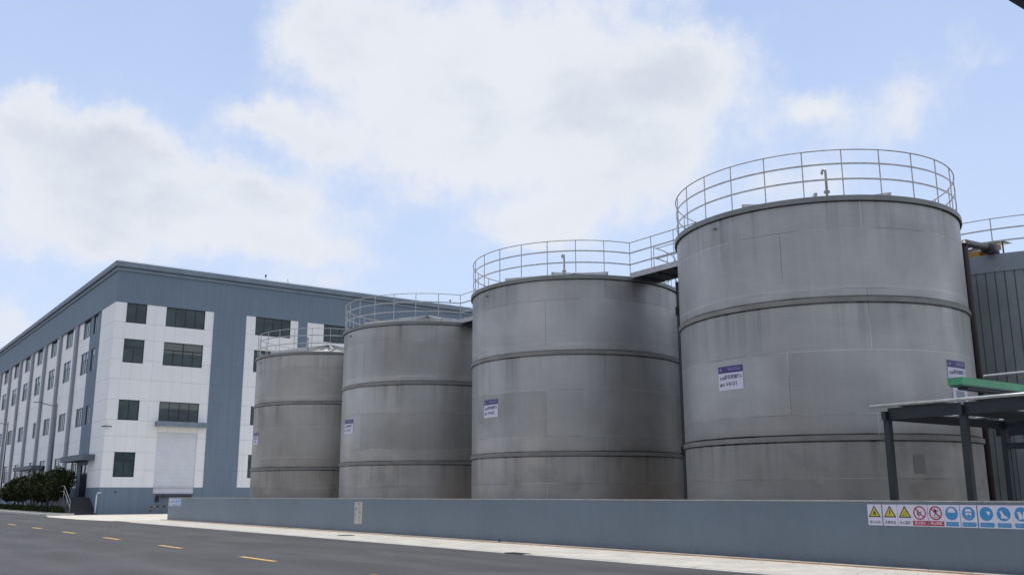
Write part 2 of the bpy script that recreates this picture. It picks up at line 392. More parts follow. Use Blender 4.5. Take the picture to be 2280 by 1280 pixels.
def leafmat(name, c1, c2):
    m = bpy.data.materials.new(name); m.use_nodes = True; nt = m.node_tree; g = G(nt)
    b = nt.nodes['Principled BSDF']; b.inputs['Roughness'].default_value = .8; b.inputs['Specular IOR Level'].default_value = .15
    t = N(nt, 'ShaderNodeTexCoord').outputs['Object']
    f = g.m('ADD', g.ramp(g.noise(t, 1.6, 3), .35, .65, 0, .6), g.ramp(g.noise(t, 14, 2), .3, .7, 0, .4))
    nt.links.new(g.mix(f, c1, c2), b.inputs['Base Color'])
    return m
LEAF = leafmat('dark_evergreen_leaf', (.011, .018, .008), (.045, .055, .018))
HEDGE = leafmat('low_hedge_leaf', (.014, .028, .008), (.05, .072, .016))

# ---------------------------------------------------------------- setting
struct('ground', MB().box(-900, -900, -.5, 900, 900, -.03), EARTH)
struct('road', MB().box(1.2, -60, -.02, 15.72, 320, 0), ASPH)
struct('near_pavement', MB().box(-14, -60, -.02, 1.1, 320, .12), PAVE)
struct('near_kerb', MB().box(1.1, -60, -.02, 1.2, 320, .13), KERB)
mbp = MB().box(15.95, -30, -.02, 18.74, 64.2, .012)
struct('pavement', mbp, PAVE)
struct('pavement_edge_strip', MB().box(15.72, -30, -.02, 15.885, 60.5, .012), KERB)
struct('wall_foot_strip', MB().box(18.80, -30, -.02, 19.19, 64.7, .035), STRIP)
struct('yard', MB().add([(15.6, 64.2, .006), (19.6, 64.2, .006), (80, 64.2, .006), (80, 86.5, .006), (15.9, 86.5, .006), (14.7, 79, .006), (14.9, 70, .006)], [(0, 1, 2, 3, 4, 5, 6)]), YARD)
struct('bund_floor', MB().box(19.45, -30, -.02, 60, 64.1, .03), mat('bund_floor_concrete', (.11, .105, .095), .85, 0, .2, 1.5))
struct('orange_edge_line', MB().box(18.742, -30, -.02, 18.798, 64.6, .02), ORNG)
# centre line dashes
for i in range(-1, 20):
    yc = 23.9 + 7.33*i
    o = MB().box(9.37, yc-1.15, 0, 9.52, yc+1.15, .006).build('lane_dash', YELL); tag(o, kind='structure')

# planter strip with kerb in front of the long facade
struct('planter_pavement', MB().box(15.32, 84.2, -.02, 17.1, 200, .15), concrete('planter_paving', (.20, .195, .18), 1.2, .2))
struct('planter_kerb', MB().box(15.12, 84.0, -.02, 15.32, 200, .17).box(15.321, 84.0, -.02, 17.55, 84.2, .17), KERB)
struct('planter_soil', MB().box(17.101, 88.2, -.02, 18.7, 200, .16), EARTH)

# ---------------------------------------------------------------- bund wall
bw = thing('bund_wall', 'long low blue grey concrete wall with a pale top running along the pavement', 'wall', (19.19, 20, 0))
mb = MB(); rr = .06
# two rounded outer corners at the far end
mb.add([(19.19, -30, 0), (19.45, -30, 0), (19.45, 64.3, 0), (60, 64.3, 0), (60, 64.56, 0), (19.25, 64.56, 0), (19.208, 64.545, 0), (19.19, 64.50, 0),
        (19.19, -30, 1.41), (19.45, -30, 1.41), (19.45, 64.3, 1.41), (60, 64.3, 1.41), (60, 64.56, 1.41), (19.25, 64.56, 1.41), (19.208, 64.545, 1.41), (19.19, 64.50, 1.41)],
       [(0,1,9,8),(1,2,10,9),(2,3,11,10),(3,4,12,11),(4,5,13,12),(5,6,14,13),(6,7,15,14),(7,0,8,15)])
mb.build('wall_body', BUND, bw)
cp = MB().box(19.184, -30, 1.41, 19.456, 64.566, 1.432).box(19.457, 64.294, 1.41, 60, 64.566, 1.432)
cp.build('wall_top', mat('bare_wall_top', (.40, .39, .35), .8, 0, .2, 3), bw)

# ---------------------------------------------------------------- text
_txt = {}
def text_polys(body, size):
    key = (body, size)
    if key in _txt: return _txt[key]
    cu = bpy.data.curves.new('t', 'FONT'); cu.body = body; cu.size = size; cu.align_x = 'CENTER'; cu.align_y = 'CENTER'; cu.resolution_u = 2; cu.offset = size*.012
    o = bpy.data.objects.new('t', cu); col.objects.link(o); bpy.context.view_layer.update()
    ev = o.evaluated_get(bpy.context.evaluated_depsgraph_get()); me = ev.to_mesh()
    r = ([(v.co.x, v.co.y) for v in me.vertices], [tuple(p.vertices) for p in me.polygons])
    ev.to_mesh_clear(); bpy.data.objects.remove(o); bpy.data.curves.remove(cu)
    _txt[key] = r; return r
class Flat:
    """flat artwork laid on a surface: fn(u, v, d) gives the 3-D point d metres proud of it"""
    def __init__(s, fn): s.fn = fn; s.mb = MB()
    def poly(s, pts, d):
        s.mb.add([s.fn(u, v, d) for u, v in pts], [tuple(range(len(pts)))]); return s
    def rect(s, u0, v0, u1, v1, d, n=1):
        for i in range(n):
            a = u0+(u1-u0)*i/n; b = u0+(u1-u0)*(i+1)/n
            s.poly([(a, v0), (b, v0), (b, v1), (a, v1)], d)
        return s
    def slab(s, u0, v0, u1, v1, d0, d1, n=1):
        s.rect(u0, v0, u1, v1, d1, n)
        for i in range(n):
            a = u0+(u1-u0)*i/n; b = u0+(u1-u0)*(i+1)/n
            for v in (v0, v1): s.mb.add([s.fn(a, v, d0), s.fn(b, v, d0), s.fn(b, v, d1), s.fn(a, v, d1)], [(0, 1, 2, 3)])
        for a in (u0, u1): s.mb.add([s.fn(a, v0, d0), s.fn(a, v1, d0), s.fn(a, v1, d1), s.fn(a, v0, d1)], [(0, 1, 2, 3)])
        return s
    def disc(s, u, v, r, d, n=28, ry=None):
        ry = ry or r
        return s.poly([(u+r*math.cos(2*math.pi*i/n), v+ry*math.sin(2*math.pi*i/n)) for i in range(n)], d)
    def annulus(s, u, v, r0, r1, d, n=32):
        for i in range(n):
            a, b = 2*math.pi*i/n, 2*math.pi*(i+1)/n
            s.poly([(u+r0*math.cos(a), v+r0*math.sin(a)), (u+r1*math.cos(a), v+r1*math.sin(a)), (u+r1*math.cos(b), v+r1*math.sin(b)), (u+r0*math.cos(b), v+r0*math.sin(b))], d)
        return s
    def line(s, u0, v0, u1, v1, wd, d):
        L = math.hypot(u1-u0, v1-v0); nx, ny = -(v1-v0)/L*wd/2, (u1-u0)/L*wd/2
        return s.poly([(u0-nx, v0-ny), (u1-nx, v1-ny), (u1+nx, v1+ny), (u0+nx, v0+ny)], d)
    def text(s, body, u, v, size, d, sxx=1.):
        vs, fs = text_polys(body, size)
        s.mb.add([s.fn(u+x*sxx, v+y, d) for x, y in vs], fs); return s
    def build(s, *a, **k): return s.mb.build(*a, **k)

# ---------------------------------------------------------------- storage tanks
TR, TX, TY0, TSP, TH = 4.4, 25.65, 18.24, 12.17, 9.74
def railing(mb, cx, cy, rad, z, a0, a1, hgt=1.4, n=96):
    k = max(3, int(n*abs(a1-a0)/360)); pts = [(cx+rad*math.cos(R(a0+(a1-a0)*i/k)), cy+rad*math.sin(R(a0+(a1-a0)*i/k)), z+hgt) for i in range(k+(abs(a1-a0) < 360))]
    mb.tube(pts, .019, 6, closed=abs(a1-a0) >= 360)
    for q in (.70, .37): mb.ring(cx, cy, rad-.004, rad+.006, z+hgt*q-.026, z+hgt*q+.026, a0, a1, n)
tank_labels = ['largest looking steel tank, rightmost of the row, sign reading V4101 on its left side',
 'steel tank second from the right, walkway meeting its rim on the right and sign V4102',
 'steel tank third from the right with a sunlit conical roof showing behind its rail',
 'farthest brownish steel tank at the left end of the row, nearest the building']
tint = [(.378, .375, .370, 1), (.365, .360, .352, 1), (.362, .354, .340, 1), (.362, .346, .322, 1)]
def shell(cx, cy, n=144):
    mb = MB(); zs = [.03, 1.5, 3, 4.5, 6, 7.5, TH]; mb.uv = []
    for z in zs:
        for i in range(n+1):
            a = 2*math.pi*i/n; mb.v.append((cx+TR*math.cos(a), cy+TR*math.sin(a), z)); mb.uv.append((a*TR, z))
    for j in range(len(zs)-1):
        for i in range(n):
            a = j*(n+1)+i; mb.f.append((a, a+1, a+n+2, a+n+1))
    return mb
tanks = []
for t in range(4):
    cx, cy = TX, TY0+TSP*t
    T = thing('storage_tank', tank_labels[t], 'tank', (cx, cy, 0), 'steel storage tanks in a row behind the low wall'); tanks.append(T)
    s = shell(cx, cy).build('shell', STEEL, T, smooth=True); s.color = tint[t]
    MB().ring(cx, cy, TR-.02, TR+.075, TH, TH+.10, n=144).ring(cx, cy, TR+.03, TR+.075, TH-.05, TH, n=144).build('rim', TRIM, T)
    for zc in (6.84, 3.05):
        MB().ring(cx, cy, TR-.01, TR+.05, zc-.065, zc+.065, n=144).build('stiffening_ring', BANDM, T)
    # cone roof with radial channels
    rm = MB(); n = 48; rm.v.append((cx, cy, TH+.86))
    for i in range(n): rm.v.append((cx+(TR-.03)*math.cos(2*math.pi*i/n), cy+(TR-.03)*math.sin(2*math.pi*i/n), TH+.09))
    for i in range(n): rm.f.append((0, 1+i, 1+(i+1) % n))
    rf = rm.build('roof', ROOFM, T)
    for k in range(12):
        a = R(k*30+8); c, q = math.cos(a), math.sin(a)
        z1, z2 = TH+1.13, TH+.25
        MB().bar((cx+.06*c, cy+.06*q, z1), (cx+4.12*c, cy+4.12*q, z2), .09, .13).build('roof_channel', GALV, rf)
    # rail round the rim
    gap_front, gap_back = t > 0, t < 3
    spans = []
    if t == 0: spans = [(99, 83+360)]
    elif t < 3: spans = [(277, 443), (99, 260)]
    else: spans = [(277, 260+360)]
    rl = MB(); posts = []
    for a0, a1 in spans:
        railing(rl, cx, cy, TR-.02, TH+.09, a0, a1)
        k = round((a1-a0)/14.4); posts += [a0+(a1-a0)*i/k for i in range(k+1)]
    RL = rl.build('railing', RAIL, T)
    for a in posts:
        c, q = math.cos(R(a)), math.sin(R(a)); px_, py_ = cx+(TR-.035)*c, cy+(TR-.035)*q
        MB().tube([(px_, py_, TH+.09), (px_, py_, TH+1.49)], .018, 6).build('post', RAIL, RL)
    # gooseneck vent
    va = {0: 222.5, 1: 224.4, 3: 227.0}.get(t)
    if va:
        c, q = math.cos(R(va)), math.sin(R(va)); vx, vy = cx+4.05*c, cy+4.05*q; zt = TH+.15
        pts = [(vx, vy, zt), (vx, vy, zt+.82)]
        for k in range(1, 9):
            b_ = math.pi*k/8; pts.append((vx-.03*0, vy+.06*(1-math.cos(b_))*1.0, zt+.82+.06*math.sin(b_)))
        pts.append((vx, vy+.12, zt+.76))
        V = MB().tube(pts, .036, 10).build('vent_pipe', RAIL, T, smooth=True)
        MB().tube([(vx, vy, zt+.16), (vx, vy, zt+.185)], .085, 12).tube([(vx, vy, zt+.20), (vx, vy, zt+.225)], .085, 12).build('flange', RAIL, V)
    # nozzle low on the shell / small lug under the rim
    c, q = math.cos(R(176)), math.sin(R(176))
    MB().box(cx+(TR+.01)*c-.06, cy+(TR)*q-.05, 9.42, cx+(TR)*c+.02, cy+TR*q+.05, 9.47).build('lifting_lug', TRIM, T)
# manhole patch plate on the nearest tank
def cyl_fn(cx, cy, rad, a0):
    return lambda u, v, d: (cx+(rad+d)*math.cos(R(a0)+u/rad), cy+(rad+d)*math.sin(R(a0)+u/rad), v)
fl = Flat(cyl_fn(TX, TY0, TR, 247)); fl.slab(-.17, 2.1, .17, 2.6, 0, .012, 3)
pl = fl.build('patch_plate', BANDM, tanks[0])

def tank_sign(t, ang, zc, wd, label, code, letter):
    cx, cy = TX, TY0+TSP*t
    S = thing('tank_sign', label, 'sign', (cx+TR*math.cos(R(ang)), cy+TR*math.sin(R(ang)), 4.4), 'name signs on the steel tanks')
    fn = cyl_fn(cx, cy, TR, ang); hw = wd/2
    Flat(fn).slab(-hw, 4.53, hw, 5.23, .002, .012, 6).build('panel', SWHITE, S)
    Flat(fn).rect(-hw, 5.03, hw, 5.23, .0145, 6).build('header_band', SNAVY, S)
    f = Flat(fn).disc(-hw*.78, 5.13, .045, .017, 14)
    for v_, a_, b_ in ((5.165, -.25, .28), (5.12, -.12, .33), (5.105, .0, .33)):
        f.rect(-hw+.45*wd+a_*.2, v_, hw*.86, v_+.016, .017, 3)
    f.build('header_print', SLOGO, S)
    Flat(fn).text('名称:', -hw*.66, 4.87, .10, .015).text('酸母液储罐'+letter, hw*.22, 4.90, .135, .015, .82).build('name_lettering', SINK, S)
    Flat(fn).text('编号:', -hw*.66, 4.68, .10, .015).text(code, hw*.10, 4.70, .165, .015).build('number_lettering', SINK, S)
    return S
tank_sign(0, 180.1, 4.9, .91, 'white sign with purple blue header on the left of the nearest tank, reading V4101', 'V4101', 'A')
tank_sign(0, 270.8, 4.9, .95, 'white and purple blue sign on the nearest tank, half hidden by the green canopy', 'V4101', 'A')
tank_sign(1, 179.8, 4.9, .93, 'white sign with purple blue header on the second tank from the right, reading V4102', 'V4102', 'B')
tank_sign(2, 177.4, 4.9, 1.0, 'small white and purple blue sign on the third tank from the right', 'V4103', 'C')
tank_sign(3, 174.5, 4.9, 1.0, 'tiny white and purple blue sign at the left edge of the farthest tank', 'V4104', 'D')

IB = thing('notice_board', 'white framed board with a grey centre on the nearest tank, under the green beam', 'notice', (TX, TY0-TR, 4.3))
fn = cyl_fn(TX, TY0, TR, 271.5)
Flat(fn).slab(-.40, 3.85, .40, 4.48, .002, .014, 6).build('panel', SWHITE, IB); Flat(fn).rect(-.24, 3.86, .20, 4.38, .017, 6).build('grey_insert', CLADB, IB)

# walkways from rim to rim
wl = ['short steel walkway between the two nearest tanks, its dark underside showing', 'short steel walkway joining the second and third tanks from the right', 'far steel walkway joining the two leftmost tanks']
for t in range(3):
    y0, y1 = TY0+TSP*t+TR-.12, TY0+TSP*(t+1)-TR+.10
    W = thing('tank_walkway', wl[t], 'walkway', (25.5, y0, TH), 'walkways between neighbouring tanks')
    xa, xb = 24.86, 26.35
    MB().box(xa+.06, y0, TH+.07, xb-.06, y1, TH+.115).build('deck', DARKST, W)
    for x in (xa, xb-.06): MB().box(x, y0, TH+.06, x+.06, y1, TH+.16).build('edge_channel', GALV, W)
    for x in (xa+.005, xb-.02): MB().box(x, y0, TH+.161, x+.012, y1, TH+.27).build('toe_board', RAIL, W)
    for k in range(4):
        yy = y0+(y1-y0)*(k+.5)/4; MB().box(xa+.061, yy-.03, TH+.01, xb-.061, yy+.03, TH+.069).build('cross_beam', DARKST, W)
    for x, sgn in ((xa+.02, 1), (xb-.02, -1)):
        ya = TY0+TSP*t+math.sqrt((TR-.02)**2-(x-TX)**2); yb = TY0+TSP*(t+1)-math.sqrt((TR-.02)**2-(x-TX)**2)
        m_ = MB().tube([(x, ya, TH+1.49), (x, yb, TH+1.49)], .019, 6)
        for q in (.70, .37): m_.box(x-.005, ya, TH+.09+1.4*q-.028, x+.005, yb, TH+.09+1.4*q+.028)
        H = m_.build('handrail', RAIL, W)
        for k in (1, 2): 
            yy = ya+(yb-ya)*k/3; MB().tube([(x, yy, TH+.1), (x, yy, TH+1.49)], .018, 6).build('post', RAIL, H)

# insulated tanks of the second row
for t, (cx, cy, lab) in enumerate([(37.2, 17.3, 'dark grey tank clad in vertical sheets behind the nearest tank, at the right edge'),
                                   (37.2, 30.2, 'sheet clad tank glimpsed in the narrow gap between the two nearest steel tanks')]):
    IR, IH = 5.5, 9.62
    T = thing('insulated_tank', lab, 'tank', (cx, cy, 0))
    m_ = MB(); n = 116
    for i in range(n):
        for da, rr in ((.0, IR-.035), (.10, IR), (.95, IR), (.999, IR-.035)):
            a = 2*math.pi*(i+da)/n
            for z in (.03, IH-.62): m_.v.append((cx+rr*math.cos(a), cy+rr*math.sin(a), z))
    L = len(m_.v)
    for i in range(0, L, 2): m_.f.append((i, (i+2) % L, (i+3) % L, i+1))
    m_.build('cladding', CLAD, T)
    MB().ring(cx, cy, IR-.1, IR+.03, IH-.62, IH, n=128).build('top_band', CLADB, T)
    rm = MB(); rm.v.append((cx, cy, IH+.75))
    for i in range(48): rm.v.append((cx+(IR-.05)*math.cos(2*math.pi*i/48), cy+(IR-.05)*math.sin(2*math.pi*i/48), IH+.001))
    for i in range(48): rm.f.append((0, 1+i, 1+(i+1) % 48))
    rm.build('roof', ROOFM, T)
    rl = MB(); railing(rl, cx, cy, IR-.12, IH, 0, 360, 1.3); RL = rl.build('railing', RAIL, T)
    for k in range(24):
        a = R(k*15+4); MB().tube([(cx+(IR-.13)*math.cos(a), cy+(IR-.13)*math.sin(a), IH), (cx+(IR-.13)*math.cos(a), cy+(IR-.13)*math.sin(a), IH+1.3)], .02, 6).build('post', RAIL, RL)
# mixer drive under a tin cover on the clad tank
M_ = thing('mixer_drive', 'yellow machinery under thin tilted tin sheets on the roof of the sheet clad tank', 'machine', (33.3, 16.2, 9.7))
MB().box(32.35, 16.15, 9.75, 32.7, 16.75, 9.93).box(32.5, 15.6, 9.93, 32.8, 15.9, 10.08).box(32.55, 15.7, 9.6, 32.75, 16.149, 9.929).build('motor', YMACH, M_)
def sheet(x0, x1, ya, za, yb, zb, t=.02):
    return MB().add([(x0, ya, za), (x1, ya, za), (x1, yb, zb), (x0, yb, zb), (x0, ya, za+t), (x1, ya, za+t), (x1, yb, zb+t), (x0, yb, zb+t)], [(0,3,2,1),(4,5,6,7),(0,1,5,4),(1,2,6,5),(2,3,7,6),(3,0,4,7)])
sheet(32.2, 32.9, 16.95, 9.97, 16.05, 10.04).build('tin_cover', GALV, M_)
sheet(32.3, 33.0, 16.0, 10.16, 15.3, 10.12).build('tin_cover', GALV, M_)
MB().bar((32.35, 15.35, 10.12), (32.3, 15.1, 9.98), .03, .03).bar((32.3, 16.9, 9.7), (32.3, 16.9, 9.97), .04, .04).bar((32.4, 15.35, 9.7), (32.4, 15.35, 10.12), .04, .04).bar((32.4, 16.9, 10.12), (32.4, 15.8, 10.18), .04, .04).build('strut', DARKST, M_)

# brown riser pipe beside the nearest tank
P_ = thing('brown_pipe', 'dark brown red riser pipe squeezed between the nearest tank and the sheet clad tank', 'pipe', (28.5, 14.8, 0))
pt = [(28.42, 14.66, .03), (28.42, 14.66, 9.1)]
for k in range(1, 7):
    b_ = math.pi/2*k/6; pt.append((28.42+.22*(1-math.cos(b_)), 14.66+.04*(1-math.cos(b_)), 9.1+.22*math.sin(b_)))
pt += [(31.9, 15.55, 9.84)]
MB().tube(pt, .12, 12).build('riser', BROWN, P_, smooth=True)
MB().tube([(31.4, 15.42, 9.74), (32.0, 15.58, 9.86), (32.3, 15.66, 9.80), (32.42, 15.7, 9.5)], .21, 14).build('insulated_elbow', DARKST, P_, smooth=True)
q_ = thing('drain_pipe', 'thin dark downpipe in the narrow gap between the two nearest tanks', 'pipe', (26.2, 24.86, 0))
MB().tube([(26.2, 24.86, .03), (26.2, 24.86, 9.6)], .08, 10).build('pipe', DARKST, q_)
MB().ring(26.2, 24.86, .07, .13, 3.0, 3.3, n=12).ring(26.2, 24.86, .07, .13, 8.3, 8.6, n=12).build('clamp', BLACK, q_)

# ---------------------------------------------------------------- signs on the bund wall
WX = 19.19
def wall_fn(yc, zc): return lambda u, v, d: (WX-d, yc-u, zc+v)
SW, SH = .346, .452
def safety_sign(yc, zc, kind, label, text, group):
    S = thing('safety_sign', label, 'sign', (WX, yc, zc), group); fn = wall_fn(yc, zc)
    Flat(fn).slab(-SW/2, -SH/2, SW/2, SH/2, .001, .012).build('panel', SWHITE, S)
    cy = .055; D = .0145
    if kind in ('fire', 'caution', 'corrosive'):
        Flat(fn).poly([(-.150, cy-.105), (.150, cy-.105), (0, cy+.150)], D).build('triangle_border', SBLK, S)
        Flat(fn).poly([(-.112, cy-.083), (.112, cy-.083), (0, cy+.107)], D+.002).build('yellow_triangle', SYEL, S)
        f = Flat(fn); d = D+.004
        if kind == 'fire':
            f.poly([(-.035, cy-.035), (-.03, cy-.065), (.03, cy-.065), (.040, cy-.03), (.028, cy), (.018, cy-.012), (.004, cy+.045), (-.012, cy+.015), (-.026, cy+.005)], d)
            S2 = Flat(fn).disc(0, cy-.045, .013, d+.002, 12, .019).build('flame_core', SYEL, S)
        elif kind == 'caution':
            f.poly([(-.009, cy-.035), (.009, cy-.035), (.013, cy+.055), (-.013, cy+.055)], d).disc(0, cy-.058, .011, d, 12)
        else:
            f.rect(-.06, cy-.064, -.012, cy-.050, d).line(-.005, cy+.012, .045, cy+.026, .010, d).line(.0, cy-.03, .05, cy-.018, .008, d)
            f.poly([(.02, cy-.064), (.06, cy-.064), (.05, cy-.05), (.024, cy-.054)], d).disc(-.03, cy-.03, .006, d, 8).disc(-.026, cy-.01, .005, d, 8)
        f.build('symbol', SBLK, S)
        Flat(fn).text(text, 0, -.160, .074, D, .95).build('lettering', SINK, S)
    elif kind in ('no_flame', 'no_crossing'):
        f = Flat(fn)
        if kind == 'no_flame':
            f.poly([(-.055, cy+.05), (-.03, cy+.06), (-.035, cy+.0), (-.005, cy-.05), (-.03, cy-.07), (-.06, cy-.03)], D).line(-.02, cy+.02, .02, cy-.05, .014, D).line(.0, cy-.075, -.03, cy-.085, .012, D)
            f.line(-.005, cy-.01, .06, cy+.03, .01, D)
        else:
            f.disc(-.02, cy+.085, .014, D, 10).poly([(-.03, cy+.062), (.005, cy+.072), (.03, cy+.04), (.018, cy-.01), (-.02, cy-.005)], D)
            f.line(.0, cy+.06, .05, cy+.045, .014, D).line(.05, cy+.05, .06, cy+.02, .012, D).line(-.025, cy+.05, -.055, cy+.02, .012, D)
            f.line(.0, cy, -.035, cy-.055, .017, D).line(.01, cy, .05, cy-.04, .017, D).line(.05, cy-.04, .085, cy-.05, .014, D).line(-.05, cy-.085, .04, cy-.092, .010, D)
        f.build('symbol', SBLK, S)
        f = Flat(fn).annulus(0, cy, .118, .144, D+.002).line(-.09, cy+.09, .09, cy-.09, .024, D+.002); f.build('prohibition_ring', SRED, S)
        Flat(fn).rect(-SW/2+.004, -.208, SW/2-.004, -.108, D).build('text_band', SRED, S)
        Flat(fn).text(text, 0, -.158, .068, D+.002, .95).build('lettering', SWHITE, S)
    else:
        Flat(fn).disc(0, cy, .137, D, 32).build('blue_disc', SBLUE, S)
        f = Flat(fn); d = D+.002
        if kind == 'helmet':
            f.poly([(-.078, cy+.02), (-.072, cy+.07), (-.04, cy+.103), (.0, cy+.110), (.04, cy+.100), (.07, cy+.066), (.092, cy+.018), (.06, cy+.014)], d).line(-.083, cy+.02, -.083, cy-.01, .006, d)
        elif kind == 'goggles':
            f.poly([(-.068, cy+.04), (-.06, cy+.075), (-.03, cy+.095), (.03, cy+.095), (.06, cy+.075), (.068, cy+.04)], d)
            f.poly([(-.065, cy+.02), (.065, cy+.02), (.06, cy-.03), (.02, cy-.035), (.0, cy-.01), (-.02, cy-.035), (-.06, cy-.03)], d).annulus(0, cy-.055, .042, .048, d, 16)
        elif kind == 'mask':
            f.poly([(.005, cy+.05), (.075, cy+.045), (.085, cy+.015), (.06, cy-.005), (.05, cy-.03), (.03, cy-.03), (.025, cy+.005), (.008, cy+.02)], d)
        elif kind == 'boot':
            f.poly([(-.075, cy+.055), (-.03, cy+.065), (-.01, cy+.01), (.05, cy-.045), (.085, cy-.07), (.08, cy-.085), (-.055, cy-.08), (-.05, cy-.01)], d)
        else:
            f.poly([(-.08, cy+.04), (-.03, cy+.055), (.01, cy-.02), (.01, cy-.09), (-.05, cy-.1), (-.06, cy-.03)], d).poly([(.02, cy-.09), (.07, cy-.08), (.075, cy+.03), (.05, cy+.07), (.035, cy+.02), (.02, cy-.02)], d)
        f.build('symbol', SWHITE, S)
        Flat(fn).rect(-.137, -.205, .137, -.118, D).build('text_band', SBLUE, S)
        Flat(fn).text(text, 0, -.160, .052 if len(text) > 5 else .058, D+.002, .9).build('lettering', SLT, S)
    return S
SLT = mat('sign_pale_blue_print', (.16, .36, .58), .5)
SG = [('fire', '当心火灾', 'white sign with a black flame in a yellow triangle, leftmost of the large row'),
 ('caution', '注意安全', 'white sign with an exclamation mark in a yellow triangle, in the large row'),
 ('corrosive', '当心腐蚀', 'white sign with a yellow triangle showing dripping liquid, in the large row'),
 ('no_flame', '禁止烟火', 'red ringed sign with a crossed out flame hand, in the large row'),
 ('no_crossing', '禁止跨越', 'red ringed sign with a crossed out climbing figure'),
 ('helmet', '必须戴安全帽', 'sign with a white hard hat on a blue disc, in the large row'),
 ('goggles', '必须戴防护眼镜', 'sign with a goggled face on a blue disc, in the large row'),
 ('mask', '必须戴防尘口罩', 'sign with a small white mask shape on a blue disc, in the large row'),
 ('boot', '必须穿防护鞋', 'sign with a white boot on a blue disc, in the large row'),
 ('gloves', '必须戴防护手套', 'sign with white gloves on a blue disc, cut by the right picture edge')]
for (k, tx, lb), yl in zip(SG, [12.72, 12.345, 11.99, 11.645, 11.285, 10.935, 10.575, 10.205, 9.86, 9.51]):
    safety_sign(yl-SW/2, 1.125, k, lb, tx, 'safety signs in a row at the near end of the wall')
for i, (k, tx, lb) in enumerate([('fire', '当心火灾', 'tiny yellow triangle sign with a flame at the far left end of the wall'),
  ('caution', '注意安全', 'tiny yellow triangle sign with an exclamation mark at the far end of the wall'),
  ('helmet', '必须戴安全帽', 'tiny blue hard hat sign at the far end of the wall'), ('goggles', '必须戴防护眼镜', 'tiny blue goggles sign at the far end of the wall'),
  ('mask', '必须戴防尘口罩', 'tiny blue mask sign at the far end of the wall'), ('boot', '必须穿防护鞋', 'tiny blue boot sign at the far end of the wall'),
  ('gloves', '必须戴防护手套', 'tiny blue glove sign at the far end of the wall')]):
    safety_sign(64.2-.365*i, 1.14, k, lb, tx, 'small looking safety signs at the far end of the wall')

NB = thing('notice_board', 'tall narrow cream notice panel on the low blue grey wall', 'notice', (WX, 37.38, .83))
fn = wall_fn(37.38, .825)
Flat(fn).slab(-.36, -.46, .36, .46, .001, .015).build('panel', CREAM, NB)
f = Flat(fn).rect(-.15, .36, .12, .40, .017)
for i in range(9): f.rect(.02, .22-.07*i, .26-.05*(i % 3), .235-.07*i, .017)
for i in range(4): f.rect(-.28, -.02-.07*i, -.24, .03-.07*i, .017)
f.build('faded_print', mat('faded_print_grey', (.20, .20, .18), .6), NB)
Flat(fn).disc(-.22, .16, .045, .0175, 14, .06).rect(.08, .0, .13, .05, .019).rect(.17, .0, .24, .05, .019).build('dark_emblem', SBLK, NB)

# ---------------------------------------------------------------- pavement details
mh = thing('manhole_cover', 'round dark manhole cover lying in the pale pavement', 'manhole', (17.42, 34.95, 0))
MB().ring(17.42, 34.95, .30, .36, .0125, .022, n=32).build('cover_ring', DARKST, mh)
c_ = MB(); c_.add([(17.42+.298*math.cos(2*math.pi*i/32), 34.95+.298*math.sin(2*math.pi*i/32), .019) for i in range(32)], [tuple(range(32))]); c_.build('cover_plate', DARKST, mh)
dg = thing('road_drain', 'small dark drain grate at the road edge of the pavement', 'drain', (15.9, 21.4, 0))
m_ = MB()
for i in range(9): m_.box(15.72, 21.05+i*.09, .0125, 16.05, 21.10+i*.09, .022)
m_.build('grate_bars', DARKST, dg)
MB().box(15.70, 21.0, .001, 16.07, 21.85, .0122).build('grate_pit', BLACK, dg)
rb = thing('marker_peg', 'small dark red peg standing at the foot of the wall', 'peg', (18.95, 26.6, .03))
MB().tube([(18.95, 26.6, .03), (18.95, 26.6, .14)], .028, 8, r2=.012).box(18.90, 26.56, .035, 19.0, 26.64, .05).build('peg', BROWN, rb)
# leaves and grit on the pavement
m_ = MB()
for i in range(420):
    x = 15.95+random.random()**.5*3.1; y = 8+random.random()*56; s_ = .012+random.random()*.025; a = random.random()*6.28; zz = .014 if x < 18.74 else .037
    if 18.70 < x < 18.84: continue
    p = [(x+s_*math.cos(a+k*2.1)*1.2, y+s_*math.sin(a+k*2.1), zz+random.random()*.01) for k in range(3)]; m_.add(p, [(0, 1, 2)])
tag(m_.build('litter_specks', mat('dry_leaf_brown', (.12, .09, .05), .8)), 'scattered dry leaf bits and grit on the pavement', 'litter', kind='stuff')

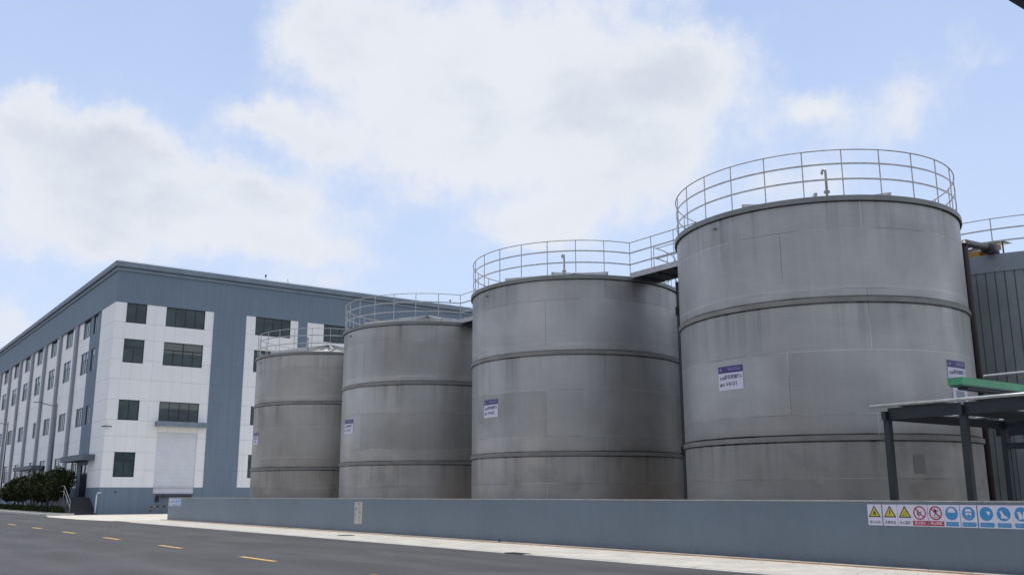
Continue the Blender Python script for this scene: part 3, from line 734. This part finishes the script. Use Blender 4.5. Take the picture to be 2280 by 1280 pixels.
# ---------------------------------------------------------------- factory building
BX, BY = 19.9, 86.5
B = thing('factory_building', 'long white and grey blue four storey factory building behind the tanks', 'building', (BX, BY, 0))
ORG[B.name] = (BX, BY, 0)
XE, YE = 76., 205.
ZF, ZP, ZT = 18.36, 2.25, 21.2     # fascia foot, plinth top, wall top
def facade(axis, base, depth, cells, openings, u0, u1, z0, z1, mat_, name, parent=B, extra=None):
    """wall sheet between u0..u1, z0..z1 with openings cut out and their reveals. axis 'x': runs along X at y=base"""
    us = sorted({u0, u1} | {q for o in openings for q in o[:2] if u0 < q < u1}); zs = sorted({z0, z1} | {q for o in openings for q in o[2:] if z0 < q < z1})
    P = (lambda u, z, d: (u, base+d, z)) if axis == 'x' else (lambda u, z, d: (base+d, u, z))
    m = MB()
    for a, b in zip(us, us[1:]):
        for c, d in zip(zs, zs[1:]):
            uc, zc = (a+b)/2, (c+d)/2
            if any(o[0] < uc < o[1] and o[2] < zc < o[3] for o in openings): continue
            m.quad(P(a, c, 0), P(b, c, 0), P(b, d, 0), P(a, d, 0))
    for o in openings:
        a, b, c, d = max(o[0], u0), min(o[1], u1), max(o[2], z0), min(o[3], z1)
        if a >= b or c >= d: continue
        m.quad(P(a, c, 0), P(b, c, 0), P(b, c, depth), P(a, c, depth)); m.quad(P(a, d, 0), P(b, d, 0), P(b, d, depth), P(a, d, depth))
        if o[0] >= u0: m.quad(P(a, c, 0), P(a, d, 0), P(a, d, depth), P(a, c, depth))
        if o[1] <= u1: m.quad(P(b, c, 0), P(b, d, 0), P(b, d, depth), P(b, c, depth))
    return m.build(name, mat_, parent)
ROWS = {1: (16.58, 18.36), 2: (13.02, 15.14), 3: (8.0, 9.77), 4: (3.12, 5.25)}
_win = {}
def window(axis, base, u0, wd, row, depth=.14):
    """frame (part) with its glass (sub-part), copied for every repeat"""
    z0, z1 = ROWS[row]; h_ = z1-z0; key = (axis, round(wd, 2), row)
    if key not in _win:
        P = (lambda u, z, d: (u, d, z)) if axis == 'x' else (lambda u, z, d: (d, u, z))
        m = MB()
        def bx(a, c, b, d, d0=0., d1=.06):
            p, q = P(a, c, d0), P(b, d, d1); m.box(*p, *q)
        t = .06
        bx(0, 0, t, h_); bx(wd-t, 0, wd, h_); bx(t, 0, wd-t, t); bx(t, h_-t, wd-t, h_)
        n = 4 if wd > 2.4 else 2
        if row in (1, 3):
            for k in range(1, n): bx(wd*k/n-.025, t, wd*k/n+.025, h_-t)
        else:
            zt = h_*.66
            bx(t, zt-.04, wd-t, zt+.04)
            if n == 4:
                bx(wd/2-.04, t, wd/2+.04, zt-.04); bx(wd/2-.04, zt+.04, wd/2+.04, h_-t)
                for k in (1, 3): bx(wd*k/n-.025, t, wd*k/n+.025, zt-.04)
            else: bx(wd/2-.025, t, wd/2+.025, zt-.04)
        fr = m.build('window', FRAME, B, off=(0, 0, 0))
        q = MB(); a, b = P(t/2, t/2, .025), P(wd-t/2, h_-t/2, .035); q.box(*a, *b)
        gl = q.build('pane', GLASS, fr, off=(0, 0, 0)); _win[key] = (fr, gl); first = True
    else:
        fr0, gl0 = _win[key]; fr = fr0.copy(); col.objects.link(fr); gl = gl0.copy(); col.objects.link(gl); gl.parent = fr
    loc = (u0-BX, base+depth-.07-BY, z0) if axis == 'x' else (base+depth-.07-BX, u0-BY, z0)
    fr.location = loc
    return fr
# --- short facade facing the yard (y = BY)
ops = []; wl_ = []
def addw(u0, wd, row): ops.append((u0, u0+wd, *ROWS[row])); wl_.append((u0, wd, row))
for r_ in (1, 2, 3, 4): addw(20.85, 1.75, r_)
for r_ in (1, 2, 3): addw(24.31, 3.55, r_)
DOOR = (24.33, 27.88, 1.62, 7.07)
for k in range(5):
    for r_ in (1, 2, 3, 4):
        if 32.75+k*7.12*1+3.6 < XE-2:
            addw(32.75+k*14.2, 3.58, r_) if 32.75+k*14.2+3.6 < XE-1 else None
            if 39.87+k*14.2+3.6 < XE-1: addw(39.87+k*14.2, 3.58, r_)
    if k == 2: break
opd = ops+[DOOR]
BC = [(28.68, 31.80), (45.3, 46.9), (59.5, 61.2)]
NS = [(37.12, 38.10)]
edges = [BX]
for a, b in BC: edges += [a, b]
edges.append(XE)
for i in range(0, len(edges), 2): facade('x', BY, .14, None, opd, edges[i], edges[i+1], ZP, ZF, WHITE, 'wall')
for a, b in BC: facade('x', BY-.05, .05, None, [], a, b, 0, ZF, BLUE, 'blue_pilaster'); MB().box(a, BY-.049, 0, a+.01, BY, ZF).box(b-.01, BY-.049, 0, b, BY, ZF).build('pilaster_return', BLUE, B)
MB().box(37.12, BY-.02, 15.2, 38.10, BY-.002, ZF-.003).build('blue_infill', BLUE, B)
for i in range(0, len(edges), 2): facade('x', BY-.02, .16, None, [DOOR], edges[i] if i else BX-.02, edges[i+1], 0, ZP, BLUE, 'plinth')
MB().quad((BX-.02, BY-.02, ZP), (28.68, BY-.02, ZP), (28.68, BY, ZP), (BX-.02, BY, ZP)).build('plinth_ledge', CORN, B)
for u0, wd, r_ in wl_: window('x', BY, u0, wd, r_)
# --- long facade (x = BX)
facade('y', BX, .1, None, [], BY, 91.5, ZP, ZF, WHITE, 'wall')
facade('y', BX-.02, .1, None, [], BY-.02, 91.5, 0, ZP, BLUE, 'plinth')
sm = [(93.42, 95.05, *ROWS[r_]) for r_ in (1, 2, 3)]; dr = (92.0, 94.9, 1.42, 4.3)
facade('y', BX+.12, .14, None, sm+[dr], 91.5, 96.2, 0, ZF, BLUE, 'blue_panel')
for r_ in (1, 2, 3): window('y', BX+.12, 93.42, 1.63, r_)
MB().box(BX+.2, 92.0, 1.42, BX+.24, 94.9, 4.3).build('glass_door', GLASS, B)
dfm = MB()
for y in (92.0, 93.42, 94.84): dfm.box(BX+.15, y, 1.42, BX+.199, y+.06, 4.3)
dfm.box(BX+.15, 92.06, 3.5, BX+.199, 94.84, 3.57).build('door_frame', FRAME, B)
MB().quad((BX, 91.5, 0), (BX+.12, 91.5, 0), (BX+.12, 91.5, ZF), (BX, 91.5, ZF)).build('wall_return', BLUE, B)
ops2 = []; w2 = []
for k in range(13):
    for r_ in (1, 2, 3, 4):
        u0, wd = 96.25+7.95*k, 3.2
        if k == 0: u0, wd = 96.3, 3.1
        if k == 3 and r_ in (3, 4): u0, wd = 119.85, 1.75
        ops2.append((u0, u0+wd, *ROWS[r_])); w2.append((u0, wd, r_))
facade('y', BX+.18, .14, None, ops2, 96.2, YE, ZP, ZF, WHITE, 'wall')
facade('y', BX+.16, .1, None, [], 96.2, YE, 0, ZP, BLUE, 'plinth')
for u0, wd, r_ in w2: window('y', BX+.18, u0, wd, r_)
for k in range(13):
    y0 = 101.35+7.95*k; MB().box(BX-.06, y0, 0, BX+.155, y0+.85, ZF-.003).build('pilaster', BBLU, B)
# fascia, groove and cornice around both sides
fa = MB().quad((BX-.02, BY-.02, ZF), (XE, BY-.02, ZF), (XE, BY-.02, ZT), (BX-.02, BY-.02, ZT)).quad((BX-.02, BY-.02, ZF), (BX-.02, YE, ZF), (BX-.02, YE, ZT), (BX-.02, BY-.02, ZT))
fa.quad((BX-.02, BY-.02, ZF), (XE, BY-.02, ZF), (XE, BY+.3, ZF), (BX-.02, BY+.3, ZF)).quad((BX-.02, BY+.3, ZF), (BX+.4, BY+.3, ZF), (BX+.4, YE, ZF), (BX-.02, YE, ZF)).build('fascia', BLUE, B)
def Lring(m, o, i_, z0, z1):
    """L shaped band running along both fronts, o proud, i_ depth back"""
    vs = []
    for z in (z0, z1): vs += [(BX-o, YE, z), (BX-o, BY-o, z), (XE, BY-o, z), (XE, BY+i_, z), (BX+i_, BY+i_, z), (BX+i_, YE, z)]
    return m.add(vs, [(0,1,7,6), (1,2,8,7), (2,3,9,8), (3,4,10,9), (4,5,11,10), (5,0,6,11), (0,5,4,1), (1,4,3,2), (6,7,10,11), (7,8,9,10)])
Lring(MB(), .16, .3, ZT, ZT+.22).build('cornice_step', CORN, B)
Lring(MB(), .07, .3, ZT+.222, ZT+.34).build('cornice_groove', CORN, B)
Lring(MB(), .35, .3, ZT+.342, 22.0).build('cornice', CORN, B)
MB().box(BX+.35, BY+.35, ZT-.2, XE, YE, ZT+.1).build('roof', mat('roof_membrane', (.3, .3, .29), .8), B)
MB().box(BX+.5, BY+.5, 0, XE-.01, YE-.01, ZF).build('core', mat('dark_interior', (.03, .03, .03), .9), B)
# roller door, its canopy, dock
sh = MB(); x0, x1 = DOOR[0]+.001, DOOR[1]-.001; nsl = 46
for i in range(nsl):
    z0 = 1.66+(7.06-1.66)*i/nsl; z1 = 1.66+(7.06-1.66)*(i+1)/nsl
    sh.quad((x0, BY+.06, z0), (x1, BY+.06, z0), (x1, BY+.085, z0+(z1-z0)*.55), (x0, BY+.085, z0+(z1-z0)*.55)); sh.quad((x0, BY+.085, z0+(z1-z0)*.55), (x1, BY+.085, z0+(z1-z0)*.55), (x1, BY+.06, z1), (x0, BY+.06, z1))
rd = sh.build('roller_door', SHUT, B)
MB().box(x0, BY+.02, 1.62, x1, BY+.059, 1.70).build('bottom_bar', DARKST, rd)
MB().box(24.05, BY-.85, 7.53, 28.55, BY-.021, 7.98).build('door_canopy', CORN, B)
MB().box(24.1, BY-.8, 7.49, 28.5, BY-.03, 7.528).build('canopy_soffit', mat('soffit_cream', (.62, .58, .50), .7, 0, .03), B)
MB().box(24.6, BY-.35, 1.50, 27.6, BY-.022, 1.60).build('dock_leveller', DARKST, B)
MB().box(25.1, BY-.36, 1.42, 27.2, BY-.03, 1.498).build('leveller_lip', BROWN, B)
for x in (24.55, 27.4): MB().box(x, BY-.15, 1.0, x+.3, BY-.022, 1.48).build('dock_bumper', BLACK, B)
# drain pipe at the corner
MB().tube([(19.62, 86.42, .05), (19.68, 86.42, .16), (19.70, 86.42, 1.62), (19.73, 86.42, 1.74), (19.83, 86.42, 1.79), (20.05, 86.44, 1.79)], .065, 10).build('drain_pipe', WPLAS, B, smooth=True)
for y in (111.6, 106.5): MB().tube([(19.62, y, .18), (19.64, y, 1.5), (19.70, y, 1.65), (20.1, y, 1.68)], .065, 8).build('drain_pipe', WPLAS, B, smooth=True)
# camera cluster on the corner
MB().box(19.75, BY-.3, 7.38, 20.15, BY-.02, 7.43).tube([(19.8, BY-.30, 7.38), (19.55, BY-.42, 7.34)], .05, 8).tube([(20.1, BY-.28, 7.40), (20.35, BY-.40, 7.36)], .045, 8).build('security_camera', FRAME, B)
MB().tube([(21.2, BY-.06, 1.86), (21.2, BY-.021, 1.86)], .07, 10).build('pipe_stub', FRAME, B)
# lightning rods on the cornice
for x, ln in ((33.6, .45), (35.9, .55), (55.0, .5)):
    m_ = MB().tube([(x, BY+.1, 22.0), (x-.08, BY+.1, 22.0+ln)], .02, 6)
    if x in (33.6, 55.0): m_.tube([(x-.08, BY+.1, 22.0+ln), (x-.02, BY+.1, 22.18+ln)], .09, 8)
    m_.build('lightning_rod', FRAME, B)
rl_ = MB()
for i in range(20): rl_.tube([(BX+.2+i*2.6, BY-.1, 22.0), (BX+.2+i*2.6, BY-.1, 22.14)], .012, 5)
rl_.tube([(BX-.1, BY-.1, 22.14), (XE, BY-.1, 22.14)], .010, 5).build('lightning_strip', GALV, B)
# side entrance canopy and a second one further along
MB().box(18.88, 89.2, 4.62, BX+.118, 98.4, 5.12).build('entrance_canopy', BBLU2, B)
MB().box(18.9, 113.0, 4.35, BX+.1, 124.5, 4.75).build('entrance_canopy', BBLU2, B)

# entrance steps
ST = thing('entrance_steps', 'dark stone steps climbing to the side entrance at the building corner', 'steps', (18.6, 87, 0))
m_ = MB(); ns = 9
for i in range(ns): m_.box(17.75, 87.0+.32*i, .155*i, 19.86, 87.0+.32*ns, .155*(i+1))
m_ = MB()
for i in range(ns): m_.box(17.75, 87.0+.32*i, 0 if i == 0 else 0.001, 19.86, 87.0+.32*(i+1)-.0005, .155*(i+1))
m_.build('steps', STEP, ST)
MB().box(17.75, 87.0+.32*ns, .001, 19.86, 96.0, .155*ns-.001).build('landing', STEP, ST)
e_ = MB()
for i in range(ns): e_.box(17.75, 87.0+.32*i-.012, .155*(i+1)+.0005, 19.86, 87.05+.32*i, .155*(i+1)+.006)
e_.build('step_nosing', mat('step_nosing_grey', (.17, .17, .19), .6), ST)
hr = MB()
for dz in (1.0, .55): hr.tube([(17.8, 86.95, .05+dz), (17.8, 87.0+.32*ns, .155*ns+dz), (17.8, 95.9, .155*ns+dz)], .028, 8)
H = hr.build('handrail', GALV, ST)
for y in (87.05, 88.5, 89.9, 91.5, 93, 94.5, 95.8):
    z = min(.155*ns, .155*(y-87)/.32+.1); MB().tube([(17.8, y, max(0.02, z-.1)), (17.8, y, z+1.0)], .022, 6).build('post', GALV, H)

# striped guard by the dock
GR = thing('hoop_guard', 'yellow and black striped hoop guard standing at the loading dock', 'barrier', (24.05, 85.9, 0))
seg = [(24.05, 0, 24.05, .16), (24.05, .16, 24.05, .34), (24.05, .34, 24.07, .52), (24.07, .52, 24.22, .63), (24.22, .63, 24.5, .63), (24.5, .63, 24.78, .63), (24.78, .63, 25.06, .63), (25.06, .63, 25.34, .63), (25.34, .63, 25.62, .63), (25.62, .63, 25.8, .52), (25.8, .52, 25.82, .25), (25.82, .25, 25.82, 0)]
for par, m_, nm in ((0, YMACH, 'yellow_stripe'), (1, BLACK, 'black_stripe')):
    q = MB()
    for i, (a, b, c, d) in enumerate(seg):
        if i % 2 == par: q.tube([(a, 85.9, b), (c, 85.9, d)], .05, 8)
    q.build(nm, m_, GR)

# rear workshop glimpsed between the tanks, behind the clad tanks
# ---------------------------------------------------------------- steel canopy frame at the right
K = thing('steel_shelter', 'low dark steel shelter frame with thin roof tubes behind the wall at the right', 'shelter', (19.8, 12.45, 0))
SHEET = mat('shelter_roof_sheet', (.07, .07, .08), .5, .3, .15, 2)
PST = mat('shelter_steel_navy', (.014, .019, .026), .5, .1, .2, 3)
for x, y in ((19.8, 12.42), (19.8, 10.62), (25.1, 12.42), (25.1, 10.62), (19.8, 8.4), (25.1, 8.4)):
    p = MB().box(x-.07, y-.07, .03, x+.07, y+.07, 3.22).build('post', PST, K)
    MB().box(x-.13, y-.13, .03, x+.13, y+.13, .05).build('base_plate', PST, p)
for y in (12.42, 10.62, 8.4): MB().box(19.64, y-.05, 3.221, 25.4, y+.05, 3.42).build('cross_beam', PST, K)
for x in (19.80, 25.1):
    for ya, yb in ((12.369, 10.671), (10.569, 8.451)): MB().box(x-.05, yb, 3.24, x+.05, ya, 3.495).build('side_beam', PST, K)
RB = MB().box(27.0, 8.0, 3.16, 27.16, 13.6, 3.50).build('rear_beam', PST, K)
MB().box(26.98, 12.6, 3.501, 27.18, 13.6, 3.53).build('beam_cap', GALV, RB)
for y in (13.3, 8.3): MB().box(27.01, y-.07, .03, 27.15, y+.07, 3.159).build('post', PST, K)
MB().box(25.04, 8.47, 2.70, 25.16, 10.549, 2.86).box(25.04, 10.691, 2.70, 25.16, 12.349, 2.86).build('tie_beam', PST, K)
MB().tube([(19.62, 12.72, 3.545), (19.62, 7.2, 3.545)], .036, 10).build('edge_tube', GALV, K, smooth=True)
for i, x in enumerate((20.7, 21.8, 22.9, 24.0, 25.2)): MB().tube([(x, 12.55, 3.47), (x, 7.4, 3.47)], .032, 8).build('purlin_tube', GALV, K)
for a, b in ((12.1, 11.0), (10.35, 8.8), (8.2, 7.3)):
    MB().box(19.75, b, 3.515, 24.9, a, 3.525).build('roof_sheet', SHEET, K)

C_ = thing('green_canopy', 'green edged canopy beam running right in front of the nearest tank and the clad tank', 'canopy', (23, 11.2, 0))
MB().box(21.0, 11.2, 4.02, 31.5, 11.56, 4.19).build('green_fascia', GREEN, C_)
MB().box(21.02, 11.205, 3.985, 31.4, 11.53, 4.019).build('gutter_lip', mat('gutter_dull_green', (.06, .12, .09), .5), C_)
MB().box(21.3, 11.25, 3.93, 31.4, 11.5, 3.984).build('under_beam', DARKST, C_)
for x, y in ((26.78, 11.38), (31.1, 11.38)): MB().box(x-.08, y-.08, .03, x+.08, y+.08, 3.929).build('post', GREEN, C_)
MB().tube([(21.9, 11.16, 4.26), (21.9, 6.5, 4.26)], .03, 8).build('thin_tube', GALV, C_)

# eave of the gatehouse canopy whose corner shows at the top right
E_ = thing('gate_canopy', 'black corner of a high canopy roof cutting into the top right of the sky', 'canopy', (12, 3, 0))
dv = cam2w(F0*2089.3 + XC*(2246-1140) - UC*(2-640)); k = (6.2-1.6)/dv.z; ex, ey = dv.x*k, dv.y*k
BD = mat('canopy_soffit_dark', (.02, .022, .025), .6)
MB().box(ex, ey, 6.2, ex+5.5, ey-6.0, 6.45).build('roof_slab', BD, E_)
MB().box(ex+.001-.03, ey+.03, 6.451, ex+5.53, ey-6.03, 6.50).build('roof_edge', DARKST, E_)
for x, y in ((ex+3.2, ey-3.4), (ex+3.2, ey-5.4)): MB().box(x-.12, y-.12, 0, x+.12, y+.12, 6.199).build('post', DARKST, E_)

# ---------------------------------------------------------------- street lamps
def lamp(x, y, h_, label):
    L = thing('street_lamp', label, 'street lamp', (x, y, 0), 'street lamps before the long facade')
    MB().tube([(x, y, .1), (x, y, h_)], .085, 10, r2=.06).build('pole', DARKST, L, smooth=True)
    MB().tube([(x, y, h_-.28), (x-.6, y, h_-.20), (x-1.4, y, h_-.02)], .035, 8).build('arm', DARKST, L)
    MB().box(x-1.95, y-.09, h_-.03, x-1.35, y+.09, h_+.02).build('lamp_head', DARKST, L)
    MB().box(x-.14, y-.14, .15, x+.14, y+.14, .19).build('base_plate', DARKST, L)
lamp(17.0, 92.15, 9.66, 'slim dark street lamp nearest to the building corner')
lamp(17.0, 118.4, 9.6, 'slim dark street lamp at the far left picture edge')

# ---------------------------------------------------------------- trees and hedge
def foliage(clumps, n, sz, seedv, flat=1.):
    rnd = random.Random(seedv); m = MB(); tw = sum(c[3]**2 for c in clumps)
    for cx, cy, cz, r in clumps:
        for i in range(int(n*r*r/tw)):
            while True:
                d = Vector((rnd.uniform(-1, 1), rnd.uniform(-1, 1), rnd.uniform(-1, 1)))
                if .05 < d.length < 1: break
            rad = r*(.55+.5*rnd.random()**.6); p = Vector((cx, cy, cz)) + d.normalized()*rad*Vector((1, 1, flat)).length/1.7
            a = Vector((rnd.gauss(0, 1), rnd.gauss(0, 1), rnd.gauss(0, 1))).normalized(); b = a.cross(Vector((rnd.gauss(0, 1), rnd.gauss(0, 1), rnd.gauss(0, 1)))).normalized()
            s_ = sz*rnd.uniform(.6, 1.3)
            m.add([p-a*s_, p-b*s_*.5, p+a*s_, p+b*s_*.5], [(0, 1, 2, 3)])
    return m
def make_tree(x, y, seedv, wd, ht, label):
    rnd = random.Random(seedv)
    T = thing('small_tree', label, 'tree', (x, y, .16), 'staked round trees before the long facade')
    cl = []
    for i in range(17):
        a = rnd.uniform(0, 6.28); q = rnd.random()**.5*wd*.72
        cl.append((x+q*math.cos(a), y+q*math.sin(a), rnd.uniform(1.75, ht-.65)-.15*q, rnd.uniform(.45, .8)))
    cl += [(x, y, ht-.75, .8), (x, y, 2.2, .9)]
    foliage(cl, 5200, .13, seedv).build('crown', LEAF, T)
    tr = MB().tube([(x, y, .1), (x+.05, y, 1.0), (x-.03, y+.04, 1.9), (x, y, 2.7)], .10, 8, r2=.05)
    for k in range(6):
        a = k*1.05+rnd.random(); tr.tube([(x, y, 1.25+.1*k), (x+.55*math.cos(a), y+.55*math.sin(a), 1.8+.1*k), (x+1.0*math.cos(a), y+1.0*math.sin(a), 2.3+.08*k)], .045, 6, r2=.02)
    tr.build('trunk', BARK, T)
    for k in range(3):
        a = k*2.09+.4+rnd.random()*.3; MB().tube([(x+.95*math.cos(a), y+.95*math.sin(a), .12), (x+.06*math.cos(a), y+.06*math.sin(a), 1.45)], .035, 6).build('stake', BARK, T)
tl = ['staked round tree nearest to the entrance steps', 'dark staked tree, second from the entrance steps', 'dark staked tree, third from the entrance steps',
      'dark staked tree, fourth from the entrance steps', 'lower crowned tree at the left edge, fifth from the steps', 'tree at the far left edge, last that shows of the row']
for i, (y, wd, ht) in enumerate([(92.2, 1.05, 3.95), (95.6, 1.35, 3.85), (99.6, 1.4, 3.75), (104.2, 1.4, 3.7), (109.5, 1.4, 3.55), (115.2, 1.4, 3.4)]):
    make_tree(17.85+.1*(i % 2), y, 20+i, wd, ht, tl[i])
rnd = random.Random(3); cl = []
for i in range(170):
    y = 88.6+i*.26; cl.append((17.55+rnd.uniform(-.3, .35), y, .30+rnd.uniform(0, .16), rnd.uniform(.2, .34)))
tag(foliage(cl, 15000, .06, 5).build('hedge', HEDGE), 'low trimmed ground cover hedge under the trees', 'hedge', kind='stuff')

# ---------------------------------------------------------------- unseen building added behind the camera to shade and reflect
OB = thing('added_building', 'plain grey building added out of view to shade and reflect in tanks and wall', 'building', (-18, -10, 0))
MB().box(-34, -45, 0, -17, 16, 13.5).build('wall', mat('added_building_grey', (.20, .20, .21), .8, 0, .08, .4), OB)
MB().box(-34.3, -45.3, 13.5, -16.7, 16.3, 14.1).build('added_parapet', CORN, OB)
for i in range(9):
    for j in range(3): MB().box(-16.99, -41+i*6.4, 1.6+4*j, -16.93, -37.6+i*6.4, 3.8+4*j).build('window', GLASS, OB)
